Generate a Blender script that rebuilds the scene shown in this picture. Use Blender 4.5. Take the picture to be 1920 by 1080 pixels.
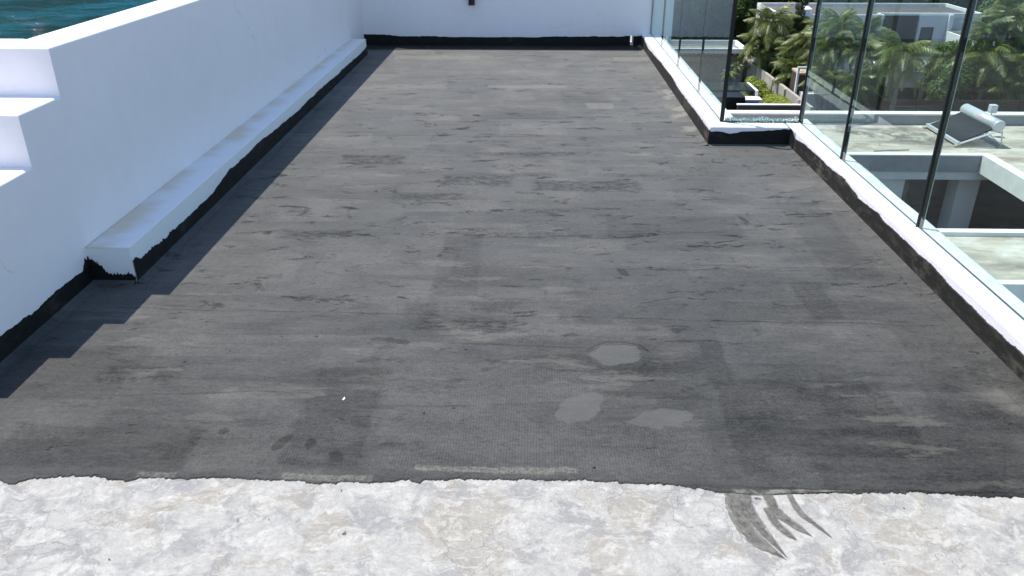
import bpy, bmesh, math, random
from mathutils import Vector, Matrix, noise as mnoise
R = math.radians
rnd = random.Random(7)
for o in list(bpy.data.objects): bpy.data.objects.remove(o)
S = bpy.context.scene
C = S.collection

# ------------------------------------------------------------------ camera
cam = bpy.data.cameras.new('camera'); co = bpy.data.objects.new('camera', cam); C.objects.link(co)
cam.sensor_width = 36; cam.lens = 36*1525/1920; cam.clip_start = .05; cam.clip_end = 4000
co.location = (0, 0, 1.6)
co.rotation_euler = (R(90)-math.atan(748/1525), 0, math.atan(43/math.hypot(748, 1525)))
S.camera = co
# ------------------------------------------------------------------ light
SUN = Vector((-.398, .216, 1.011)).normalized()          # direction towards the sun
w = bpy.data.worlds.new('World'); S.world = w; w.use_nodes = True
wn = w.node_tree; bg = wn.nodes['Background']; sky = wn.nodes.new('ShaderNodeTexSky')
sky.sky_type = 'NISHITA'; sky.sun_disc = False; sky.sun_elevation = math.asin(SUN.z)
sky.sun_rotation = math.atan2(SUN.x, SUN.y); sky.altitude = 0; sky.air_density = 1.0; sky.dust_density = .5; sky.ozone_density = 1.9
wn.links.new(sky.outputs[0], bg.inputs[0]); bg.inputs[1].default_value = .15
sl = bpy.data.lights.new('sun', 'SUN'); so = bpy.data.objects.new('sun', sl); C.objects.link(so)
sl.energy = 4.1; sl.angle = R(.5); sl.color = (1, .95, .88)
so.rotation_euler = SUN.to_track_quat('Z', 'Y').to_euler(); so.location = (-4, 2, 10)
S.view_settings.view_transform = 'Standard'; S.view_settings.look = 'None'
S.view_settings.exposure = 0.7; S.view_settings.gamma = 1; S.view_settings.use_curve_mapping = False
S.render.engine = 'CYCLES'
S.cycles.max_bounces = 10; S.cycles.transparent_max_bounces = 24

# ------------------------------------------------------------------ node helper
class G:
    def __init__(s, name, rough=.6):
        s.m = bpy.data.materials.new(name); s.m.use_nodes = True
        s.t = s.m.node_tree; s.p = s.t.nodes['Principled BSDF']; s.out = s.t.nodes['Material Output']
        s.p.inputs['Roughness'].default_value = rough
        s._co = None
    def n(s, typ, ins={}, **props):
        nd = s.t.nodes.new('ShaderNode'+typ)
        for k, v in props.items(): setattr(nd, k, v)
        for k, v in ins.items(): s.set(nd.inputs[k], v)
        return nd
    def set(s, sock, v):
        if isinstance(v, bpy.types.NodeSocket): s.t.links.new(v, sock)
        elif isinstance(v, (tuple, list)) and sock.type == 'RGBA' and len(v) == 3: sock.default_value = (*v, 1)
        else: sock.default_value = v
    def co(s):
        if not s._co: s._co = s.n('TexCoord').outputs['Object']
        return s._co
    def math(s, op, a, b=0., c=0., clamp=False):
        return s.n('Math', {0: a, 1: b, 2: c}, operation=op, use_clamp=clamp).outputs[0]
    def vm(s, op, a, b=(0, 0, 0)):
        nd = s.n('VectorMath', {0: a, 1: b}, operation=op)
        return nd.outputs['Value'] if op in ('LENGTH', 'DOT_PRODUCT', 'DISTANCE') else nd.outputs[0]
    def map(s, v, loc=(0, 0, 0), rot=(0, 0, 0), scale=(1, 1, 1), typ='POINT'):
        return s.n('Mapping', {'Vector': v, 'Location': loc, 'Rotation': rot, 'Scale': scale}, vector_type=typ).outputs[0]
    def noise(s, v, scale, detail=3, rough=.5, dist=0., color=False):
        nd = s.n('TexNoise', {'Vector': v, 'Scale': scale, 'Detail': detail, 'Roughness': rough, 'Distortion': dist})
        return nd.outputs['Color' if color else 0]
    def mr(s, v, a, b, c=0., d=1., smooth=False):
        return s.n('MapRange', {'Value': v, 'From Min': a, 'From Max': b, 'To Min': c, 'To Max': d},
                   interpolation_type='SMOOTHSTEP' if smooth else 'LINEAR').outputs[0]
    def mix(s, f, a, b, blend='MIX'):
        nd = s.n('Mix', data_type='RGBA', blend_type=blend)
        s.set(nd.inputs[0], f); s.set(nd.inputs[6], a); s.set(nd.inputs[7], b)
        return nd.outputs[2]
    def xyz(s, v):
        return s.n('SeparateXYZ', {0: v}).outputs
    def bump(s, h, strength=.3, dist=.005, prev=None):
        ins = {'Height': h, 'Strength': strength, 'Distance': dist}
        if prev: ins['Normal'] = prev
        return s.n('Bump', ins).outputs[0]
    def scale(s, col, f):                                 # multiply colour by a number
        return s.vm('SCALE', col) if False else s._sc(col, f)
    def _sc(s, col, f):
        nd = s.n('VectorMath', {0: col}, operation='SCALE'); s.set(nd.inputs['Scale'], f); return nd.outputs[0]
    def fin(s, col=None, rough=None, normal=None, **k):
        if col is not None: s.set(s.p.inputs['Base Color'], col)
        if rough is not None: s.set(s.p.inputs['Roughness'], rough)
        if normal is not None: s.set(s.p.inputs['Normal'], normal)
        for a, b in k.items(): s.set(s.p.inputs[a.replace('_', ' ')], b)
        return s.m

def simple(name, col, rough=.7, var=.12, sc=8., bump=.15, bd=.004, **k):
    g = G(name, rough); v = g.co()
    n = g.noise(v, sc, 5, .6); n2 = g.noise(v, sc*.17, 3, .5)
    f = g.math('ADD', g.mr(n, .25, .75, 1-var, 1+var), g.mr(n2, .3, .7, -var*.6, var*.6))
    return g.fin(g._sc(g.n('RGB').outputs[0] if False else g.vm('ADD', col), f), rough, g.bump(n, bump, bd), **k)

# ------------------------------------------------------------------ materials
def mat_white(name='white_masonry_paint', grime=False):
    g = G(name, .62); v = g.co()
    n1 = g.noise(v, 1.3, 4, .55); n2 = g.noise(v, 14, 5, .6); n3 = g.noise(v, 160, 2, .5)
    f = g.math('ADD', g.mr(n1, .3, .7, .955, 1.0), g.mr(n2, .3, .7, -.02, .015))
    c = g._sc(g.vm('ADD', (.85, .805, .825)), f)
    # faint vertical rain streaks
    st = g.noise(g.map(v, scale=(9, 9, .5)), 1, 3, .5)
    sm = g.math('MULTIPLY', g.mr(st, .66, .8), g.mr(g.noise(v, .9, 2), .5, .65))
    c = g.mix(g.math('MULTIPLY', sm, .12), c, (.55, .52, .47))
    # a few scuffs and hairline cracks in the render
    ve = g.n('TexVoronoi', {'Vector': g.vm('ADD', v, g.vm('MULTIPLY', g.noise(v, 3, 4, .6, color=True), (.3, .3, .3))), 'Scale': 1.1}, feature='DISTANCE_TO_EDGE').outputs['Distance']
    hc = g.math('MULTIPLY', g.mr(ve, .006, .001), g.mr(g.noise(v, 1.7, 3), .56, .62))
    c = g.mix(g.math('MULTIPLY', hc, .30), c, (.35, .34, .32))
    sp = g.math('MULTIPLY', g.mr(g.noise(v, 26, 4, .7), .68, .74), g.mr(g.noise(v, 2.1, 3), .5, .6))
    c = g.mix(g.math('MULTIPLY', sp, .22), c, (.5, .46, .4))
    if grime:
        gx = g.xyz(v)[0]; gn = g.noise(g.map(v, scale=(1.5, 1, 1)), 7, 7, .72)
        zone = g.math('MAXIMUM', g.math('MULTIPLY', g.mr(gx, 1.868, 1.88), g.mr(g.noise(v, 1.4, 3), .42, .6)), .0)
        c = g.mix(g.math('MULTIPLY', g.math('MULTIPLY', zone, g.mr(gn, .42, .62)), .65), c, (.26, .28, .25))
        c = g.mix(g.math('MULTIPLY', g.mr(g.noise(v, 5, 6, .7), .55, .7), .22), c, (.55, .50, .43))
    b = g.bump(g.math('ADD', g.math('MULTIPLY', n1, 2.), g.math('ADD', n2, g.math('MULTIPLY', n3, .12))), .25, .012)
    return g.fin(c, .62, b)
def mat_ledge():
    g = G('stained_white_paint', .6); v = g.co(); x, y, z = g.xyz(v)
    n1 = g.noise(v, 1.6, 4, .55); n2 = g.noise(v, 14, 5, .6)
    c = g._sc(g.vm('ADD', (.80, .805, .82)), g.mr(n1, .3, .7, .95, 1.0))
    top = g.mr(z, .165, .17)
    inn = g.mr(g.math('ADD', x, g.math('MULTIPLY', g.math('SUBTRACT', g.noise(g.map(v, scale=(1, 2.2, 1)), 2.1, 4, .6), .5), .22)), -1.82, -1.94, smooth=True)
    pat = g.mr(g.noise(g.map(v, scale=(1.5, 3.2, 1)), 1.0, 5, .6), .33, .55)
    k = g.math('MULTIPLY', g.math('MULTIPLY', top, inn), pat)
    c = g.mix(g.math('MULTIPLY', k, .7), c, (.66, .52, .33))
    line = g.math('MULTIPLY', g.mr(g.math('ADD', x, g.math('MULTIPLY', n2, .012)), -1.955, -1.972), g.math('MULTIPLY', top, .5))
    c = g.mix(line, c, (.30, .24, .15))
    return g.fin(c, .6, g.bump(g.math('ADD', n1, n2), .25, .01))
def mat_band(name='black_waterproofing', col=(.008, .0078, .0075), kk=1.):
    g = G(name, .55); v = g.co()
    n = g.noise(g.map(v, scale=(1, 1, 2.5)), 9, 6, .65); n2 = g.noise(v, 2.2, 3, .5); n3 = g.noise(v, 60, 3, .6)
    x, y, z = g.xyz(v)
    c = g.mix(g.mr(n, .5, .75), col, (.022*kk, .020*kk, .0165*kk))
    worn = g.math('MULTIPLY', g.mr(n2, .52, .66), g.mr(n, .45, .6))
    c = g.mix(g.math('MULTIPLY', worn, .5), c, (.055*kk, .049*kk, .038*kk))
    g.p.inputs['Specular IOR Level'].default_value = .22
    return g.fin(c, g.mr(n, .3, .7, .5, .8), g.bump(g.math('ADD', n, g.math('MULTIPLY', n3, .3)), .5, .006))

TAN = [(-0.054, 7.372, 0.348, 0.06), (1.021, 8.719, 0.181, 0.104), (-1.01, 8.758, 0.45, 0.106), (-0.099, 1.988, 0.244, 0.014), (-0.606, 1.941, 0.137, 0.014), (-1.128, 1.943, 0.057, 0.014), (0.553, 6.655, 0.109, 0.1)]
LIGHT = [(1.304, 2.432, 0.093, 0.12), (-0.546, 4.063, 0.129, 0.07), (0.308, 3.594, 0.656, 0.095), (0.834, 3.469, 0.1, 0.074), (0.121, 2.876, 0.495, 0.044), (1.041, 2.783, 0.301, 0.15), (-0.696, 2.648, 0.101, 0.078), (-0.685, 3.51, 0.317, 0.12), (-1.374, 3.437, 0.287, 0.16), (1.127, 3.556, 0.152, 0.154), (1.307, 2.744, 0.144, 0.163), (-1.1, 5.529, 0.373, 0.2), (0.264, 4.611, 0.57, 0.2), (-0.293, 3.203, 0.306, 0.053), (-1.3, 7.141, 0.515, 0.3), (.25, 6.0, .5, .22), (.7, 5.1, .35, .25)]
DARK = [(1.234, 3.172, 0.069, 0.179), (0.701, 2.397, 0.046, 0.409), (0.981, 2.298, 0.286, 0.224), (-0.34, 3.514, 0.101, 0.364), (-0.458, 2.978, 0.072, 0.117), (-1.371, 2.074, 0.314, 0.109), (-0.649, 2.276, 0.126, 0.293), (0.343, 2.615, 0.329, 0.057), (-1.703, 2.517, 0.245, 0.182), (1.5, 3.9, .12, .5), (.75, 4.0, .35, .16), (-.1, 6.4, .3, .2), (.45, 7.0, .2, .25)]
MESH = [(-0.168, 2.48, 0.394, 0.141), (0.108, 2.107, 0.466, 0.145), (-0.235, 2.152, 0.25, 0.185), (0.131, 2.855, 0.438, 0.066), (-0.84, 2.075, 0.211, 0.122)]
SCUFF = [(-1.101, 3.857, 0.192, 0.05), (0.107, 3.866, 0.451, 0.034), (-0.264, 2.911, 0.191, 0.05), (-1.041, 5.14, 0.21, 0.1), (0.099, 4.231, 0.147, 0.022), (0.388, 4.157, 0.058, 0.03), (-0.417, 2.108, 0.073, 0.022), (-1.424, 2.507, 0.147, 0.06), (-0.331, 4.734, 0.211, 0.101), (0.33, 4.652, 0.319, 0.097), (-0.156, 3.054, 0.079, 0.02), (-.6, 4.45, .2, .05), (.0, 5.3, .3, .05)]
ELL = [(0.339, 2.682, 0.098, 0.083, .2), (0.175, 2.324, 0.068, 0.105, -.75), (0.442, 2.255, 0.103, 0.036, .05), (-0.839, 4.178, 0.132, 0.12, .5), (-0.01, 3.184, 0.082, 0.03, 0), (-0.697, 3.219, 0.142, 0.04, .1)]
LINES = [(8.56, .0, -1.5, 1.2), (7.668, -.004, -.3, 1.2), (7.18, 0, -1.5, 1.2), (6.236, .0, -1.2, .7), (5.723, .004, -1.5, 1.2), (4.861, -.004, -.5, 1.7), (3.944, -.012, -.5, 1.2), (3.46, .01, .4, 1.5), (2.985, -.02, -1.8, 1.7), (2.742, -.035, -.35, .6), (1.937, -.015, .2, 1.7), (2.35, .06, -.5, .3), (3.755, .536, 1.37, 1.73), (2.642, .577, 1.38, 1.71), (2.949, .357, 0.45, 0.68), (5.585, .188, -1.78, -1.01), (3.773, .179, .28, 1.5), (2.467, .074, -1.48, -0.85), (3.544, -.029, .74, 1.41)]
STAMP = [(-.795, 2.105, .02, .05, -.5), (-.70, 2.10, .016, .03, 0), (-.60, 2.045, .022, .035, .6), (-1.0, 2.16, .014, .02, 0), (.43, 3.44, .02, .05, .5), (.40, 3.38, .02, .012, 0), (-.03, 3.02, .07, .012, .15), (-.02, 2.99, .05, .010, .15), (1.14, 4.12, .018, .06, .3), (-.09, 3.27, .05, .01, 0), (.02, 3.34, .04, .009, 0)]
ARC = [(-.63, 3.12, .15, .06, .1), (-.83, 3.10, .16, .055, -.1), (-.56, 3.22, .14, .05, .2), (-.84, 4.18, .17, .17, .5), (1.33, 4.17, .16, .12, 0), (.34, 2.68, .12, .11, .2)]
def mat_coating():
    g = G('grey_waterproof_coating', .5); v = g.co()
    wn1 = g.vm('SUBTRACT', g.noise(v, 5, 4, .6, color=True), (.5, .5, .5))
    wn2 = g.vm('SUBTRACT', g.noise(v, 45, 3, .6, color=True), (.5, .5, .5))
    vv = g.vm('ADD', v, g.vm('ADD', g.vm('MULTIPLY', wn1, (.06, .05, 0)), g.vm('MULTIPLY', wn2, (.022, .014, 0))))
    x, y, z = g.xyz(vv); X, Y, Z = g.xyz(v)
    def rect(c, soft=.004):
        cx, cy, hx, hy = c
        dx = g.math('SUBTRACT', g.math('ABSOLUTE', g.math('SUBTRACT', x, cx)), hx)
        dy = g.math('SUBTRACT', g.math('ABSOLUTE', g.math('SUBTRACT', y, cy)), hy)
        return g.mr(g.math('MAXIMUM', dx, dy), soft, -soft)
    def union(lst, soft=.004):
        acc = None
        for c in lst:
            r = rect(c, soft); acc = r if acc is None else g.math('MAXIMUM', acc, r)
        return acc
    # squeegee passes and trowelled panels with their own tone
    row = g.math('FLOOR', g.math('MULTIPLY', y, 2.3))
    wr = g.n('TexWhiteNoise', {'W': row}, noise_dimensions='1D').outputs[0]
    colm = g.math('FLOOR', g.math('ADD', g.math('MULTIPLY', x, .8), g.math('MULTIPLY', wr, 7.)))
    cell = g.n('TexWhiteNoise', {'Vector': g.n('CombineXYZ', {0: colm, 1: row}).outputs[0]}, noise_dimensions='2D').outputs[0]
    row2 = g.math('FLOOR', g.math('MULTIPLY', y, 5.7))
    wr2 = g.n('TexWhiteNoise', {'W': g.math('ADD', row2, 31.5)}, noise_dimensions='1D').outputs[0]
    colm2 = g.math('FLOOR', g.math('ADD', g.math('MULTIPLY', x, 1.9), g.math('MULTIPLY', wr2, 9.)))
    cell2 = g.n('TexWhiteNoise', {'Vector': g.n('CombineXYZ', {0: colm2, 1: row2}).outputs[0]}, noise_dimensions='2D').outputs[0]
    tone = g.math('ADD', g.mr(cell, 0, 1, .97, 1.04), g.mr(cell2, 0, 1, -.03, .03))
    big = g.noise(v, .8, 4, .6); mid = g.noise(g.map(v, scale=(1, 1.7, 1)), 3.4, 7, .7, .3)
    tone = g.math('ADD', tone, g.math('ADD', g.mr(big, .3, .7, -.10, .10), g.mr(mid, .3, .7, -.17, .17)))
    smooth = g.math('MAXIMUM', g.mr(g.noise(v, 1.7, 4, .5), .52, .58), 0)
    # paler towards the further end: drier coating, plus grazing sheen put into the tone
    tone = g.math('ADD', tone, g.math('ADD', g.math('ADD', g.mr(Y, 1.9, 4.0, -.20, .20), g.mr(Y, 4., 8., 0., .50)), g.math('MULTIPLY', g.mr(X, -.6, 1.7, .06, -.22), g.mr(Y, 4.5, 2.5))))
    sw = g.noise(g.map(vv, rot=(0, 0, R(24)), scale=(2.2, 15, 1)), 1, 6, .7, .5); sw2 = g.noise(g.map(vv, rot=(0, 0, R(-9)), scale=(2.5, 26, 1)), 1, 6, .72, .3)
    tone = g.math('ADD', tone, g.math('MULTIPLY', g.mr(sw, .42, .60, -.10, .08), g.mr(g.noise(v, 1.2, 2), .42, .56)))
    tone = g.math('ADD', tone, g.mr(sw2, .35, .62, -.04, .04))
    tone = g.math('MULTIPLY_ADD', union(LIGHT), .12, tone)
    tone = g.math('MULTIPLY_ADD', union(DARK, .008), -.17, tone)
    ms = union(MESH, .02)
    fab = g.math('MULTIPLY', g.math('SINE', g.math('MULTIPLY', X, 2*math.pi/.0095)), g.math('ADD', .6, g.math('MULTIPLY', .4, g.math('SINE', g.math('MULTIPLY', Y, 2*math.pi/.0095)))))
    fine = g.noise(v, 140, 3, .7); fine2 = g.noise(v, 420, 2, .6)
    gate = g.mr(g.noise(v, 3.1, 4, .6), .44, .6)
    ms2 = g.math('MAXIMUM', ms, g.math('MULTIPLY', gate, g.mr(cell2, .45, .5)))
    tone = g.math('MULTIPLY_ADD', g.math('MULTIPLY', ms2, g.mr(fab, -1, 1, -.04, .20)), g.mr(fine, .35, .6, .2, 1.2), tone)
    tone = g.math('ADD', tone, g.mr(fine, .3, .7, -.16, .16))
    grit = g.noise(g.map(v, scale=(1, 2.2, 1)), 38, 5, .75); tone = g.math('ADD', tone, g.mr(grit, .3, .7, -.17, .17))
    tone = g.math('ADD', tone, g.mr(fine2, .3, .7, -.10, .10))
    # long dark scuffs and spots dragged along the passes
    s1 = g.noise(g.map(vv, scale=(4.2, 11, 1)), 1., 8, .78, .4)
    reg = g.mr(g.noise(g.map(v, loc=(3, 1, 0)), 1.5, 4, .6), .41, .52)
    yreg = g.math('MULTIPLY', g.mr(Y, 2.2, 4.2), g.mr(Y, 7.5, 5.5, .35, 1.))
    dk = g.math('MULTIPLY', g.mr(s1, .56, .61), g.math('MULTIPLY', reg, g.math('ADD', .35, yreg)), clamp=True)
    sc = g.math('MULTIPLY', union(SCUFF, .025), g.mr(g.noise(g.map(v, scale=(16, 34, 1)), 1, 6, .8), .44, .56))
    dk = g.math('MAXIMUM', dk, g.math('MULTIPLY', sc, .85))
    s3 = g.noise(g.map(v, loc=(7, 3, 0), scale=(9, 24, 1)), 1., 4, .65, .8)
    dk = g.math('MAXIMUM', dk, g.math('MULTIPLY', g.mr(s3, .665, .70), .95))
    tone = g.math('MULTIPLY', tone, g.math('SUBTRACT', 1., g.math('MULTIPLY', dk, .62)))
    # overlap lines
    ln = None
    for (y0, k, a, b) in LINES:
        d = g.math('ABSOLUTE', g.math('SUBTRACT', y, g.math('MULTIPLY_ADD', X, k, y0)))
        q = g.math('MULTIPLY', g.mr(d, .007, .002), g.math('MULTIPLY', g.mr(x, a, a+.05), g.mr(x, b, b-.05)))
        ln = q if ln is None else g.math('MAXIMUM', ln, q)
    ln = g.math('MULTIPLY', ln, g.mr(g.noise(v, 5, 3), .35, .6, .2, 1.))
    tone = g.math('MULTIPLY', tone, g.math('SUBTRACT', 1., g.math('MULTIPLY', ln, .38)))
    # small dark pits
    vo = g.n('TexVoronoi', {'Vector': v, 'Scale': 5.5, 'Randomness': 1.}); 
    pit = g.mr(vo.outputs['Distance'], .035, .022)
    tone = g.math('MULTIPLY', tone, g.math('SUBTRACT', 1., g.math('MULTIPLY', pit, .8)))
    # footmarks and stamped spots, trowel arcs
    for (cx, cy, a, b, rr_) in STAMP:
        l = g.vm('LENGTH', g.map(g.vm('MULTIPLY', vv, (1, 1, 0)), loc=(cx, cy, 0), rot=(0, 0, rr_), scale=(a, b, 1), typ='TEXTURE'))
        tone = g.math('MULTIPLY', tone, g.math('SUBTRACT', 1., g.math('MULTIPLY', g.mr(l, 1.1, .8), g.mr(fine, .35, .6, .1, .62))))
    for (cx, cy, a, b, rr_) in ARC:
        l = g.vm('LENGTH', g.map(g.vm('MULTIPLY', vv, (1, 1, 0)), loc=(cx, cy, 0), rot=(0, 0, rr_), scale=(a, b, 1), typ='TEXTURE'))
        d = g.mr(g.math('ABSOLUTE', g.math('SUBTRACT', l, 1.)), .07, .02)
        tone = g.math('MULTIPLY', tone, g.math('SUBTRACT', 1., g.math('MULTIPLY', d, g.mr(g.noise(v, 7, 3), .42, .6, .0, .38))))
    # worn light patches
    s2 = g.noise(g.map(vv, loc=(11, 5, 0), scale=(2.2, 9, 1)), 1., 6, .7)
    tn = g.math('MULTIPLY', g.mr(s2, .56, .60), g.mr(g.noise(g.map(v, loc=(9, 0, 0)), 1.3, 2), .45, .6))
    tn = g.math('MULTIPLY', tn, .30)
    tn = g.math('MAXIMUM', tn, g.math('MULTIPLY', union(TAN), g.mr(g.math('ADD', g.math('MULTIPLY', fine, .5), g.math('MULTIPLY', grit, .5)), .42, .56, .1, .75)))
    edge1 = g.math('MULTIPLY', g.mr(x, 1.06, 1.15), g.math('MULTIPLY', g.mr(Y, 5.6, 6.1), g.mr(Y, 7.9, 7.4)))
    edge2 = g.math('MULTIPLY', g.mr(g.noise(v, 4.5, 5, .65), .48, .58), edge1)
    tn = g.math('MAXIMUM', tn, g.math('MULTIPLY', edge2, 1.5), clamp=False)
    tn = g.math('MAXIMUM', tn, g.math('MULTIPLY', rect((1.66, 2.35, .05, .35), .06), g.mr(mid, .45, .62, 0, .5)), clamp=True)
    # smooth trowelled repair spots
    el = None; ve_ = g.vm('ADD', vv, g.vm('MULTIPLY', wn1, (.13, .12, 0)))
    for (cx, cy, a, b, r) in ELL:
        l = g.vm('LENGTH', g.map(g.vm('MULTIPLY', ve_, (1, 1, 0)), loc=(cx, cy, 0), rot=(0, 0, r), scale=(a, b, 1), typ='TEXTURE'))
        q = g.mr(l, 1.06, .97); el = q if el is None else g.math('MAXIMUM', el, q)
    col = g.mix(g.mr(g.noise(v, 1.1, 3), .4, .6), (.0635, .0640, .0615), (.0655, .0650, .0615))
    col = g.mix(g.math('MULTIPLY', ms2, .7), col, (.0765, .0745, .070))
    col = g._sc(col, tone)
    col = g.mix(g.math('MULTIPLY', tn, .55), col, (.23, .215, .185))
    col = g.mix(g.math('MULTIPLY', el, .85), col, g._sc(g.vm('ADD', (.086, .086, .082)), g.math('ADD', g.mr(mid, .3, .7, .82, 1.14), g.mr(grit, .3, .7, -.07, .07))))
    h = g.math('ADD', g.math('MULTIPLY', fine, .25), g.math('ADD', g.math('MULTIPLY', mid, 1.), g.math('MULTIPLY', g.math('MULTIPLY', ms2, fab), .15)))
    h = g.math('ADD', h, g.math('MULTIPLY', el, .4)); h = g.math('SUBTRACT', h, ln)
    g.p.inputs['Specular IOR Level'].default_value = .08
    return g.fin(col, g.mr(mid, .3, .7, .5, .68), g.bump(h, .45, .005))
def mat_concrete(name='bare_cement_screed', k=1., far=False):
    g = G(name, .75); v = g.co()
    wv = g.vm('ADD', v, g.vm('MULTIPLY', g.vm('SUBTRACT', g.noise(v, 7, 4, .6, color=True), (.5, .5, .5)), (.16, .16, 0)))
    n1 = g.noise(wv, 6.5, 7, .66, .3); n2 = g.noise(g.map(wv, loc=(4, 9, 1)), 14., 8, .74, .3); n3 = g.noise(g.map(wv, loc=(14, 2, 3)), 4.6, 6, .66, .2)
    st = g.noise(g.map(wv, rot=(0, 0, R(-52)), scale=(7, 60, 1)), 1, 5, .7)
    st2 = g.noise(g.map(wv, rot=(0, 0, R(20)), scale=(6, 50, 1)), 1, 5, .7)
    k = k*.72; base = (.435*k, .420*k, .388*k)
    c = g.mix(g.mr(n1, .47, .57), base, (.315*k, .308*k, .296*k))
    c = g.mix(g.math('MULTIPLY', g.mr(n3, .52, .60), g.mr(n2, .38, .56, .35, .9)), c, (.34*k, .305*k, .245*k))
    c = g.mix(g.math('MULTIPLY', g.mr(n2, .50, .60), .75), c, (.56*k, .54*k, .497*k))
    c = g.mix(g.math('MULTIPLY', g.math('MULTIPLY', g.mr(st, .54, .62), g.mr(n3, .42, .52)), .6), c, (.56*k, .54*k, .50*k))
    c = g.mix(g.math('MULTIPLY', g.math('MULTIPLY', g.mr(st2, .56, .64), g.mr(n1, .5, .42)), .45), c, (.34*k, .34*k, .35*k))
    fine = g.noise(v, 120, 4, .7)
    c = g._sc(c, g.math('ADD', g.mr(fine, .3, .7, .90, 1.10), g.mr(g.noise(v, 42, 6, .75), .3, .7, -.16, .16)))
    ve = g.n('TexVoronoi', {'Vector': wv, 'Scale': 13., 'Randomness': 1.}, feature='DISTANCE_TO_EDGE').outputs['Distance']
    cr = g.math('MULTIPLY', g.mr(ve, .014, .004), g.mr(g.noise(g.map(v, loc=(2, 2, 2)), 3.3, 3), .54, .60))
    c = g.mix(g.math('MULTIPLY', cr, .14), c, (.16*k, .15*k, .13*k))
    vo = g.n('TexVoronoi', {'Vector': g.vm('MULTIPLY', wv, (1, 1.2, 1)), 'Scale': 10., 'Randomness': 1.})
    pr = g.xyz(vo.outputs['Color'])[0]
    pit = g.math('MULTIPLY', g.mr(vo.outputs['Distance'], .06, .035), g.mr(pr, .5, .55))
    c = g.mix(g.math('MULTIPLY', pit, .9), c, (.05, .05, .05))
    h = g.math('ADD', g.math('ADD', n2, g.math('MULTIPLY', st, .5)), g.math('MULTIPLY', fine, .2))
    h = g.math('SUBTRACT', h, g.math('ADD', pit, g.math('MULTIPLY', cr, .3)))
    return g.fin(c, .8, g.bump(h, .7, .007))
def mat_roof():
    g = G('weathered_roof_screed', .85); v = g.co()
    n1 = g.noise(g.map(v, scale=(.35, 1.5, 1)), 1.2, 6, .68, .5); n2 = g.noise(v, 1.8, 7, .7); n3 = g.noise(g.map(v, loc=(5, 5, 0)), .35, 3, .5)
    c = g.mix(g.mr(n1, .40, .62), (.48, .44, .375), (.24, .195, .15))
    c = g.mix(g.mr(n2, .48, .68), c, (.56, .54, .50))
    c = g.mix(g.math('MULTIPLY', g.mr(n3, .5, .62), g.mr(n2, .4, .55)), c, (.14, .125, .105))
    return g.fin(c, .85, g.bump(n2, .4, .02))
def mat_glass(name, tint=(.85, .93, .90)):
    g = G(name); t = g.t
    tr = g.n('BsdfTransparent', {0: tint}); gl = g.n('BsdfGlossy', {'Color': (.95, 1, .98), 'Roughness': .0})
    fr = g.n('Fresnel', {'IOR': 1.5}).outputs[0]; bf = g.n('NewGeometry').outputs['Backfacing']
    f = g.math('MULTIPLY', g.math('MULTIPLY', fr, .85, clamp=True), g.math('SUBTRACT', 1., bf))
    mx = g.n('MixShader'); g.set(mx.inputs[0], f); t.links.new(tr.outputs[0], mx.inputs[1]); t.links.new(gl.outputs[0], mx.inputs[2])
    # faint dust film
    df = g.n('BsdfDiffuse', {0: (.6, .64, .63)}); n = g.noise(g.co(), 3, 5, .6)
    m2 = g.n('MixShader'); g.set(m2.inputs[0], g.mr(n, .35, .75, .002, .014)); t.links.new(mx.outputs[0], m2.inputs[1]); t.links.new(df.outputs[0], m2.inputs[2])
    t.links.new(m2.outputs[0], g.out.inputs[0])
    return g.m
def mat_water():
    g = G('pool_water', .03); v = g.co()
    wv = g.vm('ADD', v, g.vm('MULTIPLY', g.vm('SUBTRACT', g.noise(v, 3, 3, .5, color=True), (.5, .5, .5)), (.25, .12, 0)))
    n = g.noise(g.map(wv, scale=(1., 1.6, 1)), 6., 5, .6, .5); n2 = g.noise(g.map(wv, scale=(1., 1.6, 1)), 17, 3, .6)
    c = g.mix(g.mr(g.noise(v, 1.6, 4, .6), .4, .62), (.004, .04, .046), (.012, .13, .17))
    return g.fin(c, .03, g.bump(g.math('ADD', n, g.math('MULTIPLY', n2, .4)), 1., .10), IOR=1.33)
def mat_leaf(name, c1, c2, rough=.5, tr=.25):
    g = G(name, rough)
    oi = g.n('ObjectInfo').outputs['Random']; n = g.noise(g.n('NewGeometry').outputs['Position'], 1.1, 3, .6)
    ri = g.n('NewGeometry').outputs['Random Per Island']
    f = g.math('ADD', g.math('MULTIPLY', oi, .35), g.math('ADD', g.mr(n, .3, .7, 0, .35), g.math('MULTIPLY', ri, .35)))
    c = g.mix(f, c1, c2)
    df = g.n('BsdfTranslucent', {0: g._sc(c, 1.3)})
    mx = g.n('MixShader', {0: tr}); g.set(g.p.inputs['Base Color'], c)
    g.t.links.new(g.p.outputs[0], mx.inputs[1]); g.t.links.new(df.outputs[0], mx.inputs[2]); g.t.links.new(mx.outputs[0], g.out.inputs[0])
    return g.m
def mat_smear():
    g = G('smeared_coating', .6); uv = g.n('UVMap').outputs[0]; v = g.co()
    u, vv_, _ = g.xyz(uv)
    n = g.noise(g.map(uv, scale=(1.1, 19, 1)), 1, 6, .75); n2 = g.noise(v, 30, 4, .7)
    a = g.math('ADD', n, g.math('MULTIPLY', g.math('SUBTRACT', n2, .5), .6))
    edge = g.math('MULTIPLY', g.math('ABSOLUTE', g.math('SUBTRACT', vv_, .5)), .42)
    al = g.mr(g.math('SUBTRACT', a, edge), .21, .42)
    c = g.mix(g.mr(n2, .35, .65), (.04, .038, .034), (.16, .15, .125))
    g.fin(c, .6, None, Alpha=g.math('MULTIPLY', al, .93))
    return g.m

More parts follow.
